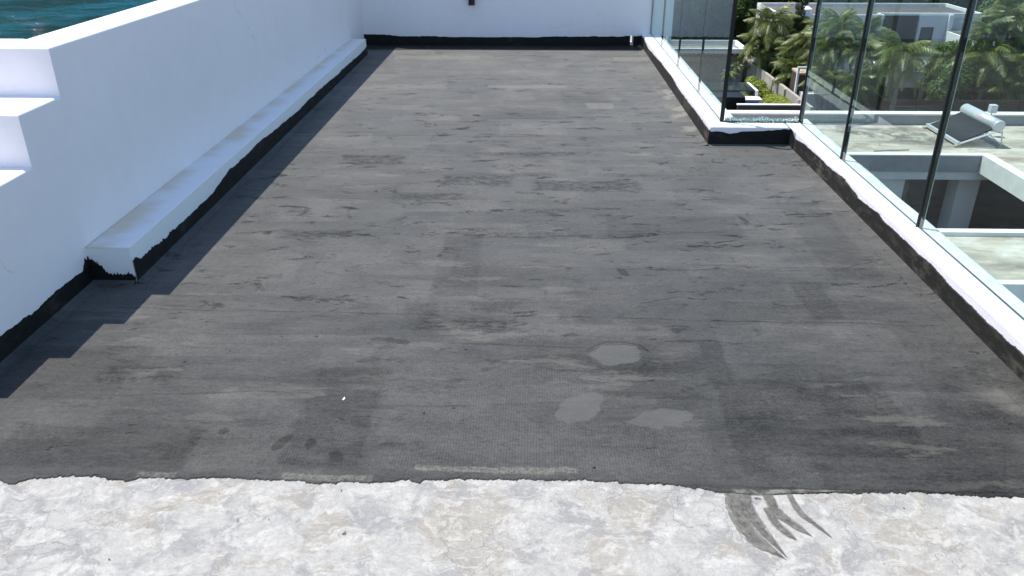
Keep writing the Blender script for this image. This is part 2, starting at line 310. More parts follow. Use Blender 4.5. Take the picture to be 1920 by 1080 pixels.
M = dict(
 white=mat_white(), ledge=mat_ledge(), band=mat_band(), coat=mat_coating(), conc=mat_concrete(), smear=mat_smear(),
 glass=mat_glass('green_tinted_glass'), edge=simple('dark_glass_edge', (.006, .012, .010), .2, .1), 
 seal=simple('black_silicone', (.004, .004, .004), .7, .1), grey_seal=simple('grey_sealant', (.45, .47, .46), .6),
 water=mat_water(), roof=mat_roof(), black=simple('black_powder_coat', (.004, .004, .0045), .35, .1),
 neigh=simple('grey_render', (.30, .30, .30), .85, .2, 3.), cop=simple('pale_coping_paint', (.68, .68, .66), .7, .1, 4.),
 hwhite=simple('house_white_paint', (.70, .70, .70), .8, .07, .8), hgrey=simple('house_bluegrey_paint', (.52, .54, .57), .8, .07, .8), hroof=simple('dark_roof_felt', (.10, .094, .09), .9, .3, .8),
 brown=simple('brown_cladding', (.055, .036, .026), .7, .3, 2.), wallc=simple('bare_concrete_wall', (.36, .33, .285), .9, .22, 1.1),
 dwin=simple('dark_window_glass', (.02, .03, .04), .15, .2), frame=simple('dark_window_frame', (.03, .035, .04), .5),
 inner=simple('grey_plaster', (.38, .385, .39), .9, .2, 1.2), floor2=simple('dusty_concrete_floor', (.11, .105, .10), .9, .35, 1.),
 steel=simple('brushed_steel', (.55, .57, .60), .42, .08, 12, Metallic=.35), tube=simple('dark_vacuum_tube', (.028, .034, .044), .8, .1), alu=simple('aluminium', (.62, .63, .65), .4, .05, 5, Metallic=.3), orange=simple('orange_sticker', (.75, .16, .04), .5),
 block=simple('timber_block', (.42, .33, .24), .8), ground=simple('grass_and_soil', (.045, .06, .028), .95, .4, .6), pave=simple('paved_yard', (.12, .115, .11), .9, .25, 1.2), forestfloor=simple('wooded_ground', (.04, .06, .025), .95, .4, .3),
 bark=simple('grey_bark', (.16, .135, .11), .9, .25, 6), tan=simple('beige_slab', (.42, .34, .25), .85),
 palm=mat_leaf('palm_leaf', (.045, .085, .022), (.24, .26, .07), .40), drypalm=mat_leaf('dry_palm_leaf', (.09, .085, .03), (.22, .18, .07), .5),
 tree=mat_leaf('tree_leaf', (.05, .10, .03), (.15, .23, .06), .6, .45), lime=mat_leaf('lime_leaf', (.16, .22, .02), (.34, .38, .04), .55), cyp=mat_leaf('conifer_leaf', (.018, .042, .014), (.05, .085, .03), .6),
 hole=simple('pale_pvc', (.7, .68, .66), .5), chip=None)
def mat_chip():
    g = G('shattered_glass', .15); n = g.n('NewGeometry').outputs['Random Per Island']
    c = g.mix(n, (.25, .40, .36), (.85, .90, .88)); g.fin(c, .12)
    tr = g.n('BsdfTransparent', {0: (.7, .85, .8)}); mx = g.n('MixShader', {0: .35})
    g.t.links.new(g.p.outputs[0], mx.inputs[1]); g.t.links.new(tr.outputs[0], mx.inputs[2]); g.t.links.new(mx.outputs[0], g.out.inputs[0])
    return g.m
M['chip'] = mat_chip(); M['kerb'] = mat_white('grimy_kerb_paint', True); M['band_sunlit'] = mat_band('worn_sunlit_waterproofing', (.020, .019, .0165), 2.6)  # last one: paler worn copy of the band, sunlight on the parapet put into its colour

# ------------------------------------------------------------------ mesh helpers
class MB:
    def __init__(s): s.v = []; s.f = []
    def box(s, x0, x1, y0, y1, z0, z1, mat=None):
        b = len(s.v); P = [(x, y, z) for z in (z0, z1) for y in (y0, y1) for x in (x0, x1)]
        if mat: P = [tuple(mat @ Vector(p)) for p in P]
        s.v += P; s.f += [tuple(b+i for i in q) for q in ((0, 2, 3, 1), (4, 5, 7, 6), (0, 1, 5, 4), (2, 6, 7, 3), (0, 4, 6, 2), (1, 3, 7, 5))]; return s
    def prism(s, pts, z0, z1):                       # pts counter-clockwise
        b = len(s.v); n = len(pts); s.v += [(x, y, z0) for x, y in pts]+[(x, y, z1) for x, y in pts]
        s.f += [tuple(b+n-1-i for i in range(n)), tuple(b+n+i for i in range(n))]+[(b+i, b+(i+1) % n, b+n+(i+1) % n, b+n+i) for i in range(n)]; return s
    def quad(s, *p):
        b = len(s.v); s.v += [tuple(q) for q in p]; s.f.append(tuple(range(b, b+len(p)))); return s
    def tube(s, pts, rad, n=10, cap=True):
        b = len(s.v); pts = [Vector(p) for p in pts]; m = len(pts)
        rad = rad if isinstance(rad, (list, tuple)) else [rad]*m
        for i, p in enumerate(pts):
            d = (pts[min(i+1, m-1)]-pts[max(i-1, 0)]).normalized()
            a = d.cross(Vector((0, 0, 1))) if abs(d.z) < .95 else d.cross(Vector((1, 0, 0))); a.normalize(); c = d.cross(a)
            for k in range(n):
                t = 2*math.pi*k/n; s.v.append(tuple(p+(a*math.cos(t)+c*math.sin(t))*rad[i]))
        for i in range(m-1):
            for k in range(n): s.f.append((b+i*n+k, b+i*n+(k+1) % n, b+(i+1)*n+(k+1) % n, b+(i+1)*n+k))
        if cap: s.f += [tuple(b+k for k in range(n)), tuple(b+(m-1)*n+n-1-k for k in range(n))]
        return s
    def mesh(s, name):
        me = bpy.data.meshes.new(name); me.from_pydata(s.v, [], s.f); me.validate(); me.update()
        bm = bmesh.new(); bm.from_mesh(me); bmesh.ops.recalc_face_normals(bm, faces=bm.faces); bm.to_mesh(me); bm.free()
        return me
    def build(s, name, mat, parent=None, bevel=0, smooth=False, seg=2):
        me = s.mesh(name); return mkobj(name, me, mat, parent, bevel, smooth, seg)
def mkobj(name, me, mat, parent=None, bevel=0, smooth=False, seg=2):
    o = bpy.data.objects.new(name, me); C.objects.link(o)
    if mat is not None and not me.materials: me.materials.append(M[mat] if isinstance(mat, str) else mat)
    if parent: o.parent = parent
    if bevel:
        b = o.modifiers.new('bevel', 'BEVEL'); b.width = bevel; b.segments = seg; b.limit_method = 'ANGLE'
    if smooth:
        for p in me.polygons: p.use_smooth = True
    return o
def tag(o, label=None, cat=None, group=None, kind=None):
    for k, v in (('label', label), ('category', cat), ('group', group), ('kind', kind)):
        if v: o[k] = v
    return o
def empty(name, loc, label, cat, group=None, rz=0):
    o = bpy.data.objects.new(name, None); C.objects.link(o); o.location = loc; o.rotation_euler.z = rz; o.empty_display_size = .2
    return tag(o, label, cat, group)
def at(o, parent_loc):                               # mesh given in world metres under an empty at parent_loc
    o.location = -Vector(parent_loc); return o
def topbevel(o, zt, width, yskip=None):
    me = o.data; at_ = me.attributes.new('bevel_weight_edge', 'FLOAT', 'EDGE')
    for e in me.edges:
        a, b = (me.vertices[i].co for i in e.vertices)
        ok = a.z > zt-.01 and b.z > zt-.01 and not (yskip is not None and a.y > yskip-.005 and b.y > yskip-.005)
        at_.data[e.index].value = 1. if ok else 0.
    m = o.modifiers.new('bevel', 'BEVEL'); m.width = width; m.segments = 3; m.limit_method = 'WEIGHT'
    return o
def lerp(pts, t):
    if t <= pts[0][0]: return pts[0][1]
    for (a, va), (b, vb) in zip(pts, pts[1:]):
        if t <= b: return va+(vb-va)*(t-a)/(b-a)
    return pts[-1][1]
def jag(t, seed, amp=1.):
    q = .9*math.floor(2.2*mnoise.noise(Vector((t*2.3, seed*3.1, 7.7)))+.5)*.5
    for k, (f, a) in enumerate(((5, .28), (17, .30), (47, .30), (140, .24))):
        q += a*mnoise.noise(Vector((t*f, seed*7.3+k*5.1, .3)))
    return q*amp
def band_mesh(A, B, prof, seed, thick=.003, step=.006, amp=.02, bristle=None):
    """brushed band on the vertical face from A to B (plan points); prof = [(distance along, height)]; grows towards the left-hand side of A->B"""
    A = Vector((*A, 0)); B = Vector((*B, 0)); L = (B-A).length; d = (B-A)/L; nrm = Vector((-d.y, d.x, 0))
    n = int(L/step); mb = MB(); prev = None
    for i in range(n+1):
        t = L*i/n; h = lerp(prof, t)+jag(t, seed, amp)
        if bristle:
            for (b0, b1, bh) in bristle:
                if b0 < t < b1: h += bh*abs(mnoise.noise(Vector((t*260, seed, 3))))
        h = max(h, .012); p = A+d*t; k = len(mb.v)
        mb.v += [tuple(p+nrm*thick+Vector((0, 0, .0))), tuple(p+nrm*thick+Vector((0, 0, h))), tuple(p-nrm*.004+Vector((0, 0, h)))]
        if prev is not None:
            mb.f += [(prev, k, k+1, prev+1), (prev+1, k+1, k+2, prev+2)]
        prev = k
    return mb
def fillet(A, B, w=.035, h=.016):
    A = Vector((*A, 0)); B = Vector((*B, 0)); L = (B-A).length; d = (B-A)/L; nrm = Vector((-d.y, d.x, 0)); mb = MB(); n = max(2, int(L/.08))
    for i in range(n+1):
        t = L*i/n; p = A+d*t; ww = w*(1+.5*mnoise.noise(Vector((t*4, 1, w*99)))); k = len(mb.v)
        mb.v += [tuple(p+nrm*.0032+Vector((0, 0, h))), tuple(p+nrm*ww*.5+Vector((0, 0, h*.42))), tuple(p+nrm*ww+Vector((0, 0, .005)))]
        if i: mb.f += [(k-3, k, k+1, k-2), (k-2, k+1, k+2, k-1)]
    return mb

# ------------------------------------------------------------------ ground and terrain
GZ = -14.3
g = MB()
xs = [-2500, -600, -200, -60, 0, 60, 120, 200, 600, 2500]; ys = [-2500, -600, -200, 0, 60, 90, 130, 200, 600, 2500]
for y in ys:
    for x in xs: g.v.append((x, y, GZ))
for j in range(len(ys)-1):
    for i in range(len(xs)-1): g.f.append((j*10+i, j*10+i+1, j*10+11+i, j*10+10+i))
tag(g.build('ground', 'forestfloor'), kind='structure')
tag(MB().quad((8, 30, GZ+.02), (60, 30, GZ+.02), (60, 74, GZ+.02), (8, 74, GZ+.02)).build('yard', 'pave'), kind='structure')
tag(MB().quad((12, 44, GZ+.03), (24, 44, GZ+.03), (24, 73, GZ+.03), (12, 73, GZ+.03)).build('lawn', 'ground'), kind='structure')

# ------------------------------------------------------------------ own building: deck, coating
inner = [(1.222, 9.55), (1.222, 5.53), (1.774, 5.53), (1.774, -5)]
outer = [(1.95, -5), (1.95, 5.76), (1.44, 5.76), (1.44, 9.55)]
bd = MB().prism([(-9, -5), (1.944, -5), (1.944, 5.754), (1.434, 5.754), (1.434, 16), (-9, 16)], GZ, -.32)
tag(bd.build('roofed_building', 'white'), 'white building whose flat roof deck fills the foreground', 'building')
tag(MB().prism([(-9, -4.99), (1.93, -4.99), (1.93, 5.74), (1.42, 5.74), (1.42, 15.9), (-9, 15.9)], -.32, 0).build('roof_deck', 'conc'), kind='structure')
FE = [(-2.1, 1.90), (-1.7, 1.905), (-1.596, 1.912), (-1.563, 1.896), (-1.537, 1.889), (-1.519, 1.907), (-1.5, 1.917), (-1.44, 1.926), (-1.372, 1.921), (-1.274, 1.921), (-1.204, 1.91), (-1.175, 1.925), (-1.115, 1.929), (-1.049, 1.929), (-0.906, 1.937), (-0.757, 1.929), (-0.594, 1.925), (-0.434, 1.929), (-0.355, 1.939), (-0.327, 1.925), (-0.307, 1.943), (-0.146, 1.949), (-0.001, 1.945), (0.015, 1.941), (0.176, 1.947), (0.304, 1.948), (0.462, 1.94), (0.567, 1.909), (0.677, 1.912), (0.9, 1.922), (1.022, 1.916), (1.192, 1.913), (1.346, 1.91), (1.454, 1.91), (1.78, 1.91)]
cb = MB(); n = 1300; x0, x1 = -1.985, 1.78; lo = []
def j2(t):
    return jag(t*1.5, 3, .016)+.008*max(0, mnoise.noise(Vector((t*90, 2, 1))))*(1 if mnoise.noise(Vector((t*2, 5, 5))) > -.1 else .3)
for i in range(n+1):
    x = x0+(x1-x0)*i/n; y = lerp(FE, x)+j2(x); lo.append((x, y))
for (x, y) in lo: cb.v += [(x, y-.004, 0.0004), (x, y, .004), (x, 2.05, .004)]
for i in range(n): a = 3*i; cb.f += [(a, a+3, a+4, a+1), (a+1, a+4, a+5, a+2)]
b = len(cb.v); cb.v += [(-1.985, 2.05, .004), (1.78, 2.05, .004), (1.78, 5.53, .004), (1.225, 5.53, .004), (-1.985, 5.53, .004), (1.225, 9.56, .004), (-1.985, 9.56, .004)]
cb.f += [(b, b+1, b+2, b+3, b+4), (b+4, b+3, b+5, b+6)]
tag(cb.build('waterproof_coating', 'coat'), kind='structure')

# smears of coating dragged on to the screed
SM = [([(0.602, 1.925), (0.600, 1.812), (0.622, 1.717), (0.688, 1.638)], .033), ([(0.640, 1.925), (0.633, 1.846), (0.650, 1.759), (0.692, 1.645)], .022),
      ([(0.700, 1.925), (0.712, 1.826), (0.747, 1.772), (0.782, 1.728)], .020), ([(0.765, 1.925), (0.776, 1.827), (0.807, 1.774), (0.835, 1.722)], .012),
      ([(0.684, 1.84), (0.695, 1.781), (0.716, 1.74), (0.735, 1.712)], .016), ([(0.60, 1.912), (0.68, 1.905), (0.78, 1.912), (0.95, 1.918)], .013)]
def bez(p, t):
    a, b_, c, d = [Vector(q) for q in p]; m = 3; u = t*m; i = min(int(u), m-1); f = u-i
    P = [Vector(q) for q in p]; P = [2*P[0]-P[1]]+P+[2*P[-1]-P[-2]]
    q0, q1, q2, q3 = P[i:i+4]
    return .5*((2*q1)+(q2-q0)*f+(2*q0-5*q1+4*q2-q3)*f*f+(3*q1-q0-3*q2+q3)*f**3)
for si, (pts, wd) in enumerate(SM):
    mb = MB(); uv = []; n = 60
    for i in range(n+1):
        t = i/n; p = bez(pts, t); q = bez(pts, min(1, t+.01)); r = bez(pts, max(0, t-.01)); d = (q-r).normalized(); nr = Vector((-d.y, d.x))
        ww = .92*wd*(1-.4*t**2)*(1 if t < .72 else max(.06, ((1-t)/.28)**.7))*(.75+.25*min(1, t*4))
        for s_ in (-1, 1):
            e = ww*(1+.2*mnoise.noise(Vector((t*22, s_*3, si))))*s_
            mb.v.append((p.x+nr.x*e, p.y+nr.y*e, .0012+.0006*si)); uv.append((t*2, (s_+1)/2))
        if i: k = 2*i; mb.f.append((k-2, k-1, k+1, k))
    me = bpy.data.meshes.new('coating_smear'); me.from_pydata(mb.v, [], mb.f); ul = me.uv_layers.new(name='UVMap')
    for lp in me.loops: ul.data[lp.index].uv = uv[lp.vertex_index]
    L = ['longest curved grey smear of coating on the pale screed', 'thin dark streak hugging the right side of the longest smear', 'middle grey smear with a dark blunt tip on the screed', 'rightmost short pointed smear of coating on the screed', 'faint scratchy grey smear between the longer ones', 'pale grey drag mark along the coating edge above the smears'][si]
    tag(mkobj('coating_smear', me, 'smear'), L, 'smear', 'coating smears on the bare screed')

# ------------------------------------------------------------------ pool wall (left), coping, steps, water
PW = (-1.977, 3.36, 0)
pw = empty('pool_wall', PW, 'tall white rendered pool wall along the left side of the deck', 'wall')
XF = -1.930
wall = MB().prism([(-2.19, 3.36), (-1.977, 3.36), (XF, 9.55), (-2.19, 9.55)], -.03, 1.02)
wall.prism([(-9, 3.36), (-2.19, 3.36), (-2.19, 3.58), (-9, 3.58)], -.03, 1.02)
at(topbevel(wall.build('wall_body', 'white', pw), 1.02, .012), PW)
sb = empty('pool_staircase', (-2.6, 2.7, 0), 'white rendered staircase climbing to the pool rim at far left', 'stairs')
st = [(3.05, 3.36, .822), (2.733, 3.05, .612), (2.418, 2.733, .410), (2.10, 2.418, .205)]
for (ya, yb, zt) in st:
    at(topbevel(MB().box(-3.4, -1.977, ya, yb, -.03, zt).build('step', 'white', sb), zt, .012, yb), (-2.6, 2.7, 0))
prof = [(0, .10), (.2, .095), (.32, .088), (.45, .087), (.6, .092), (.72, .095), (.85, .09), (.95, .09), (1.0, .12), (1.03, .13)]
# band on the stair side, brushed irregularly
WB = [(2.10, .09), (2.594, .095), (2.695, .089), (2.805, .087), (2.863, .088), (2.925, .092), (2.99, .097), (3.051, .092), (3.141, .092), (3.208, .087), (3.243, .112), (3.285, .105)]
at(band_mesh((-1.977, 3.29), (-1.977, 2.1), [(3.29-a, h) for a, h in reversed(WB)], 1, amp=.012, thick=.004, bristle=[(0, .06, .03)]).build('waterproofing_band', 'band', sb), (-2.6, 2.7, 0))
tag(MB().box(-8.9, -2.19, 3.58, 15.8, .2, .955).build('pool_water', 'water'), kind='structure')
ps = empty('pool_surround', (-5, 15.9, 0), 'white rim closing the far side of the raised pool', 'wall')
at(MB().box(-9, -2.19, 15.8, 16.0, -.03, 1.02).build('rim', 'white', ps, bevel=.01), (-5, 15.9, 0))
at(MB().box(-2.188, -1.9, 9.72, 15.99, -.03, 1.019).build('side_wall', 'white', ps, bevel=.01), (-5, 15.9, 0))

# ------------------------------------------------------------------ ledge along the pool wall
LD = (-1.87, 3.27, 0)
ld = empty('concrete_ledge', LD, 'low white painted ledge with rusty stains at the foot of the pool wall', 'ledge')
lb = MB().prism([(-1.985, 3.27), (-1.779, 3.27), (-1.773, 8.86), (-1.96, 8.86)], -.02, .175)
bm = bmesh.new(); me = lb.mesh('ledge_body'); bm.from_mesh(me)
bmesh.ops.bisect_plane  # keep the long faces whole; a soft wobble comes from cuts below
for k in range(1, 40):
    bmesh.ops.bisect_plane(bm, geom=bm.verts[:]+bm.edges[:]+bm.faces[:], plane_co=(0, 3.27+k*.14, 0), plane_no=(0, 1, 0))
for v in bm.verts:
    if v.co.z > .1: v.co.z += .0015*mnoise.noise(Vector((v.co.x*3, v.co.y*1.6, 0))); v.co.x += .0025*mnoise.noise(Vector((v.co.y*2.3, 5, 1)))
bm.to_mesh(me); bm.free()
at(mkobj('ledge_body', me, 'ledge', ld, bevel=.003), LD)
BB = [(3.27, .095), (3.30, .10), (3.345, .075), (3.479, .07), (3.539, .062), (3.734, .060), (3.838, .058), (3.947, .06), (4.252, .063), (4.298, .071), (4.554, .107), (4.796, .103), (4.865, .096), (5.292, .098), (5.535, .079), (5.881, .081), (6.105, .076), (6.437, .088), (6.609, .083), (6.985, .08), (7.398, .072), (7.864, .077), (8.38, .068), (8.86, .072)]
at(band_mesh((-1.7745, 8.865), (-1.7795, 3.268), [(8.865-a, h+.018) for a, h in reversed(BB)], 4, amp=.011, thick=.0075, bristle=[(5.1, 5.45, .020)]).build('waterproofing_band', 'band', ld), LD)
at(band_mesh((-1.779, 3.27), (-1.985, 3.27), [(0, .03), (.02, .05), (.10, .048), (.13, .055), (.145, .09), (.17, .11), (.21, .13)], 9, amp=.02, thick=.004, step=.002, bristle=[(0, .21, .03)]).build('waterproofing_band', 'band', ld), LD)

# ------------------------------------------------------------------ back wall
BW = (0, 9.6, 0)
bw = empty('back_wall', BW, 'plain white wall in shade closing the far end of the deck', 'wall')
H = 1.50; hx0, hx1, hz0, hz1 = 1.098, 1.132, .02, .112
at(MB().box(XF-.02, hx0, 9.55, 9.70, -.03, H).box(hx1, 1.56, 9.55, 9.70, -.03, H).box(hx0, hx1, 9.55, 9.70, hz1, H).box(hx0, hx1, 9.55, 9.70, -.03, hz0).build('wall_body', 'white', bw), BW)
BK = [(0, .125), (.3, .116), (.42, .096), (1.0, .092), (1.9, .094), (2.5, .104), (2.9, .1), (3.16, .108)]
# outward side of the band is towards the camera
bmb = band_mesh((1.222, 9.55), (-1.93, 9.55), [(3.152-a, h) for a, h in reversed(BK)], 12, amp=.012, thick=-.004)
for i, v in enumerate(bmb.v):
    pass
def bandback(xa, xb, top, z0=0., seed=12):
    mb = MB(); n = int((xb-xa)/.006); k0 = None
    for i in range(n+1):
        x = xa+(xb-xa)*i/n; h = lerp(top, x)+jag(x, seed, .010); k = len(mb.v)
        mb.v += [(x, 9.546, z0), (x, 9.546, h), (x, 9.555, h)]
        if i: mb.f += [(k-3, k, k+1, k-2), (k-2, k+1, k+2, k-1)]
    return mb
TP = [(-1.95, .12), (-1.7, .117), (-1.549, .096), (-0.91, .092), (0.0, .094), (0.605, .102), (0.967, .1), (1.237, .111)]
at(bandback(-1.945, hx0, TP).build('waterproofing_band', 'band', bw), BW)
at(bandback(hx1, 1.225, TP, seed=13).build('waterproofing_band', 'band', bw), BW)
at(MB().quad((-1.93, 9.21, .0065), (1.2, 9.21, .0065), (1.2, 9.545, .0065), (-1.93, 9.545, .0065)).build('floor_shade_strip', 'band', bw), BW)  # dark sheet painting in the back wall's shade on the deck
dp = empty('black_spout', (-.69, 9.5, .42), 'short black tube fixed upright on the far white wall', 'wall light')
at(MB().tube([(-.69, 9.50, .44), (-.69, 9.50, .80)], .036, 20).build('tube_body', 'black', dp, smooth=False), (-.69, 9.5, .42))
at(MB().box(-.705, -.675, 9.52, 9.549, .5, .74).build('bracket', 'black', dp), (-.69, 9.5, .42))

ps2 = empty('paint_scrap', (-.646, 2.359, .004), 'tiny white scrap of paint lying on the grey coating at left', 'scrap')
at(MB().prism([(-.650, 2.350), (-.644, 2.349), (-.641, 2.360), (-.645, 2.371), (-.649, 2.364)], .0045, .0065).build('flake', 'grey_seal', ps2), (-.646, 2.359, .004))
# ------------------------------------------------------------------ low parapet with band
PR = (1.8, 4, 0)
pp = empty('low_parapet', PR, 'low stepped white parapet carrying the glass along the right side', 'parapet')
me = MB().prism(list(reversed(inner)) + [(1.222, 9.55)][:0] + [(1.44, 9.55), (1.44, 5.76), (1.95, 5.76), (1.95, -5)], -.32, .137).mesh('parapet_body')
bm = bmesh.new(); bm.from_mesh(me)
for k in range(1, 90):
    bmesh.ops.bisect_plane(bm, geom=bm.verts[:]+bm.edges[:]+bm.faces[:], plane_co=(0, -5+k*.16, 0), plane_no=(0, 1, 0))
for v in bm.verts:
    if v.co.z > .1: v.co.z += .004*mnoise.noise(Vector((v.co.x*5, v.co.y*2.2, 0))); v.co.x += .0035*mnoise.noise(Vector((v.co.y*3, 2, 1)))
bm.to_mesh(me); bm.free()
at(mkobj('parapet_body', me, 'kerb', pp, bevel=.010, seg=3), PR)
PF = [(5.53, .112), (5.555, .109), (5.704, .096), (5.851, .1), (6.074, .111), (6.422, .101), (6.813, .098), (7.205, .118), (7.585, .112), (7.933, .109), (8.503, .091), (8.932, .083), (9.277, .108), (9.55, .11)]
PN = [(-5, .09), (1.5, .09), (2.549, .090), (2.694, .087), (2.82, .088), (2.955, .094), (3.19, .091), (3.331, .102), (3.464, .096), (3.714, .100), (3.878, .096), (3.939, .109), (4.221, .094), (4.266, .102), (4.488, .116), (4.668, .106), (4.822, .113), (4.976, .11), (5.196, .104), (5.424, .085), (5.5, .12), (5.53, .125)]
NT = [(1.222, .103), (1.291, .098), (1.366, .083), (1.437, .099), (1.546, .103), (1.653, .115), (1.724, .124), (1.777, .126)]
at(band_mesh((1.222, 5.526), (1.222, 9.55), [(a-5.526, h+.002) for a, h in PF], 21, amp=.009, thick=.007).build('waterproofing_band', 'band_sunlit', pp), PR)
at(band_mesh((1.774, -5), (1.774, 5.53), [(a+5, h+.006) for a, h in PN], 22, amp=.009, thick=.007).build('waterproofing_band', 'band_sunlit', pp), PR)
at(band_mesh((1.774, 5.53), (1.215, 5.53), [(1.774-a, h) for a, h in reversed(NT)], 23, amp=.010, thick=.004).build('waterproofing_band', 'band', pp), PR)

ff = empty('coved_fillet', (0, 5, 0), 'thin coved grey fillet where the deck meets its walls', 'fillet')
for A, B in [((-1.779, 3.27), (-1.985, 3.27)), ((-1.7745, 8.865), (-1.7795, 3.26)), ((-1.975, 3.27), (-1.975, 2.02)), ((1.222, 5.52), (1.222, 9.55)), ((1.774, 1.9), (1.774, 5.53)), ((1.774, 5.53), (1.22, 5.53))]:
    w_ = .075 if A[0] > 1 and B[1] > A[1] else .05
    at(fillet(A, B, w_).build('fillet_strip', 'coat', ff, smooth=True), (0, 5, 0))

# ------------------------------------------------------------------ glass balustrades
GH = 1.10; T = .008
def run(name, axis_x, seams, loc, label):
    r = empty(name, loc, label, 'glass railing')
    for a, b in zip(seams, seams[1:]):
        p = MB().box(axis_x-T, axis_x+T, a+.006, b-.006, .139, .139+GH)
        o = at(p.build('glass_panel', 'glass', r), loc); o.data.materials.append(M['edge'])
        for f in o.data.polygons:
            if abs(f.normal.x) < .5: f.material_index = 1
    for s_ in seams:
        at(MB().box(axis_x-T-(.006 if axis_x > 1.5 or s_ < 5.7 else -.002), axis_x+T+(.005 if axis_x > 1.5 or s_ < 5.7 else -.003), s_-.0055, s_+.0055, .139, .139+GH).build('edge_seal', 'seal', r), loc)
    for s_ in (seams if axis_x > 1.5 else []): at(MB().box(axis_x+T+.006, axis_x+T+.010, s_-.004, s_+.004, .139, .139+GH).build('light_strip', 'grey_seal', r), loc)
    at(MB().box(axis_x-T-.006, axis_x-T-.001, seams[0], seams[-1], .136, .143).build('base_sealant', 'grey_seal', r), loc)
    return r
run('glass_railing', 1.865, [-4.98, -3.94, -2.85, -1.76, -.67, .42, 1.51, 2.60, 3.69, 4.78, 5.64], (1.865, 4, .14), 'near green tinted glass railing on the outer parapet at right')
run('glass_railing', 1.325, [5.66, 6.56, 7.61, 8.66, 9.545], (1.325, 7, .14), 'far green tinted glass railing leading to the back wall')
# shattered pane remains
ch = MB(); r2 = random.Random(3)
for k in range(1100):
    x = r2.uniform(1.345, 1.855); y = 5.650+r2.gauss(0, .010); hmax = .016+.03*abs(mnoise.noise(Vector((x*9, 1, 2))))+.012*abs(mnoise.noise(Vector((x*40, 1, 2))))
    z = .139+r2.random()**1.3*hmax; s_ = r2.uniform(.002, .0055)
    q = Matrix.Translation((x, y, z+s_)) @ Matrix.Rotation(r2.uniform(0, 6), 4, Vector((r2.random(), r2.random(), r2.random())).normalized())
    b = len(ch.v); ch.v += [tuple(q @ Vector(p)) for p in ((-s_, 0, -s_), (s_, 0, -s_*.6), (0, s_, 0), (0, -s_, s_*.5), (.2*s_, .3*s_, s_*1.4))]
    ch.f += [(b, b+1, b+4), (b+1, b+2, b+4), (b+2, b, b+3), (b, b+3, b+1), (b+3, b+4, b+2)]
tag(ch.build('glass_shards', 'chip'), 'heap of shattered glass crumbs lying in the gap between the railings', 'broken glass', kind='stuff')
bg_ = MB().box(1.34, 1.86, 5.640, 5.662, .138, .146)
tag(bg_.build('glazing_channel', 'seal'), 'black glazing channel of the missing pane under the shattered glass', 'channel')

# ------------------------------------------------------------------ lower neighbouring building with hole in its roof
NB = (12, 16, GZ)
nb = empty('neighbour_building', NB, 'lower building with weathered flat roof and open courtyard beyond the glass', 'building')
def P_(name, mb, mat, **k): return at(mb.build(name, mat, nb, **k), NB)
z = -4.0
# roof slab: pieces around the rectangular opening x 4..10.4, y 13.95..18.45
P_('roof_slab', MB().box(2.6, 30, 18.6, 21.75, z-.3, z).box(10.55, 30, 11.75, 18.6, z-.3, z).box(2.6, 10.55, 11.75, 13.8, z-.3, z), 'roof')
P_('roof_parapet', MB().box(2.6, 30, 21.5, 21.75, z-.2, z+.25), 'neigh')
P_('roof_parapet_coping', MB().box(2.6, 30, 21.47, 21.78, z+.252, z+.29), 'cop')
P_('opening_kerb', MB().box(2.6, 10.6, 18.46, 18.62, z-.32, z+.06), 'neigh')
P_('opening_kerb_coping', MB().box(2.6, 10.6, 18.44, 18.63, z+.062, z+.09), 'cop')
P_('opening_side_kerb', MB().box(10.38, 10.62, 13.7, 18.44, z-.32, z+.10), 'cop')
P_('opening_near_kerb', MB().box(2.6, 10.37, 13.72, 13.9, z-.32, z+.08), 'cop')
P_('near_kerb', MB().box(2.6, 30, 11.6, 11.76, z-.4, z+.07), 'cop')
P_('courtyard_floor', MB().box(2.6, 14.5, 12, 23, -6.4, -6.25), 'floor2')
P_('lintel', MB().box(2.6, 13, 18.5, 18.64, z-.52, z-.32), 'cop')
P_('courtyard_wall', MB().box(2.6, 8.85, 18.66, 18.86, -6.25, z-.31), 'hwhite')
P_('column', MB().box(10.25, 10.75, 18.9, 19.4, -6.25, z-.31), 'hwhite')
P_('rear_wall', MB().box(2.6, 14.4, 21.5, 21.7, -6.25, z-.31), 'inner')
P_('partition', MB().box(9.35, 9.5, 19.8, 21.5, -6.25, z-.31), 'inner')
P_('courtyard_side_wall', MB().box(14.3, 14.5, 12, 21.6, -6.25, z-.31), 'inner')
P_('front_wall', MB().box(2.6, 14.5, 12.0, 12.2, -6.25, z-.31), 'neigh')
P_('lower_storey', MB().box(2.6, 30, 11.9, 22.5, GZ, -6.42), 'neigh')
P_('outer_wall', MB().box(14.6, 30, 11.9, 21.6, -6.40, z-.31), 'neigh')
P_('lower_terrace', MB().box(2.6, 30, 8.3, 11.55, GZ, -5.1), 'inner')
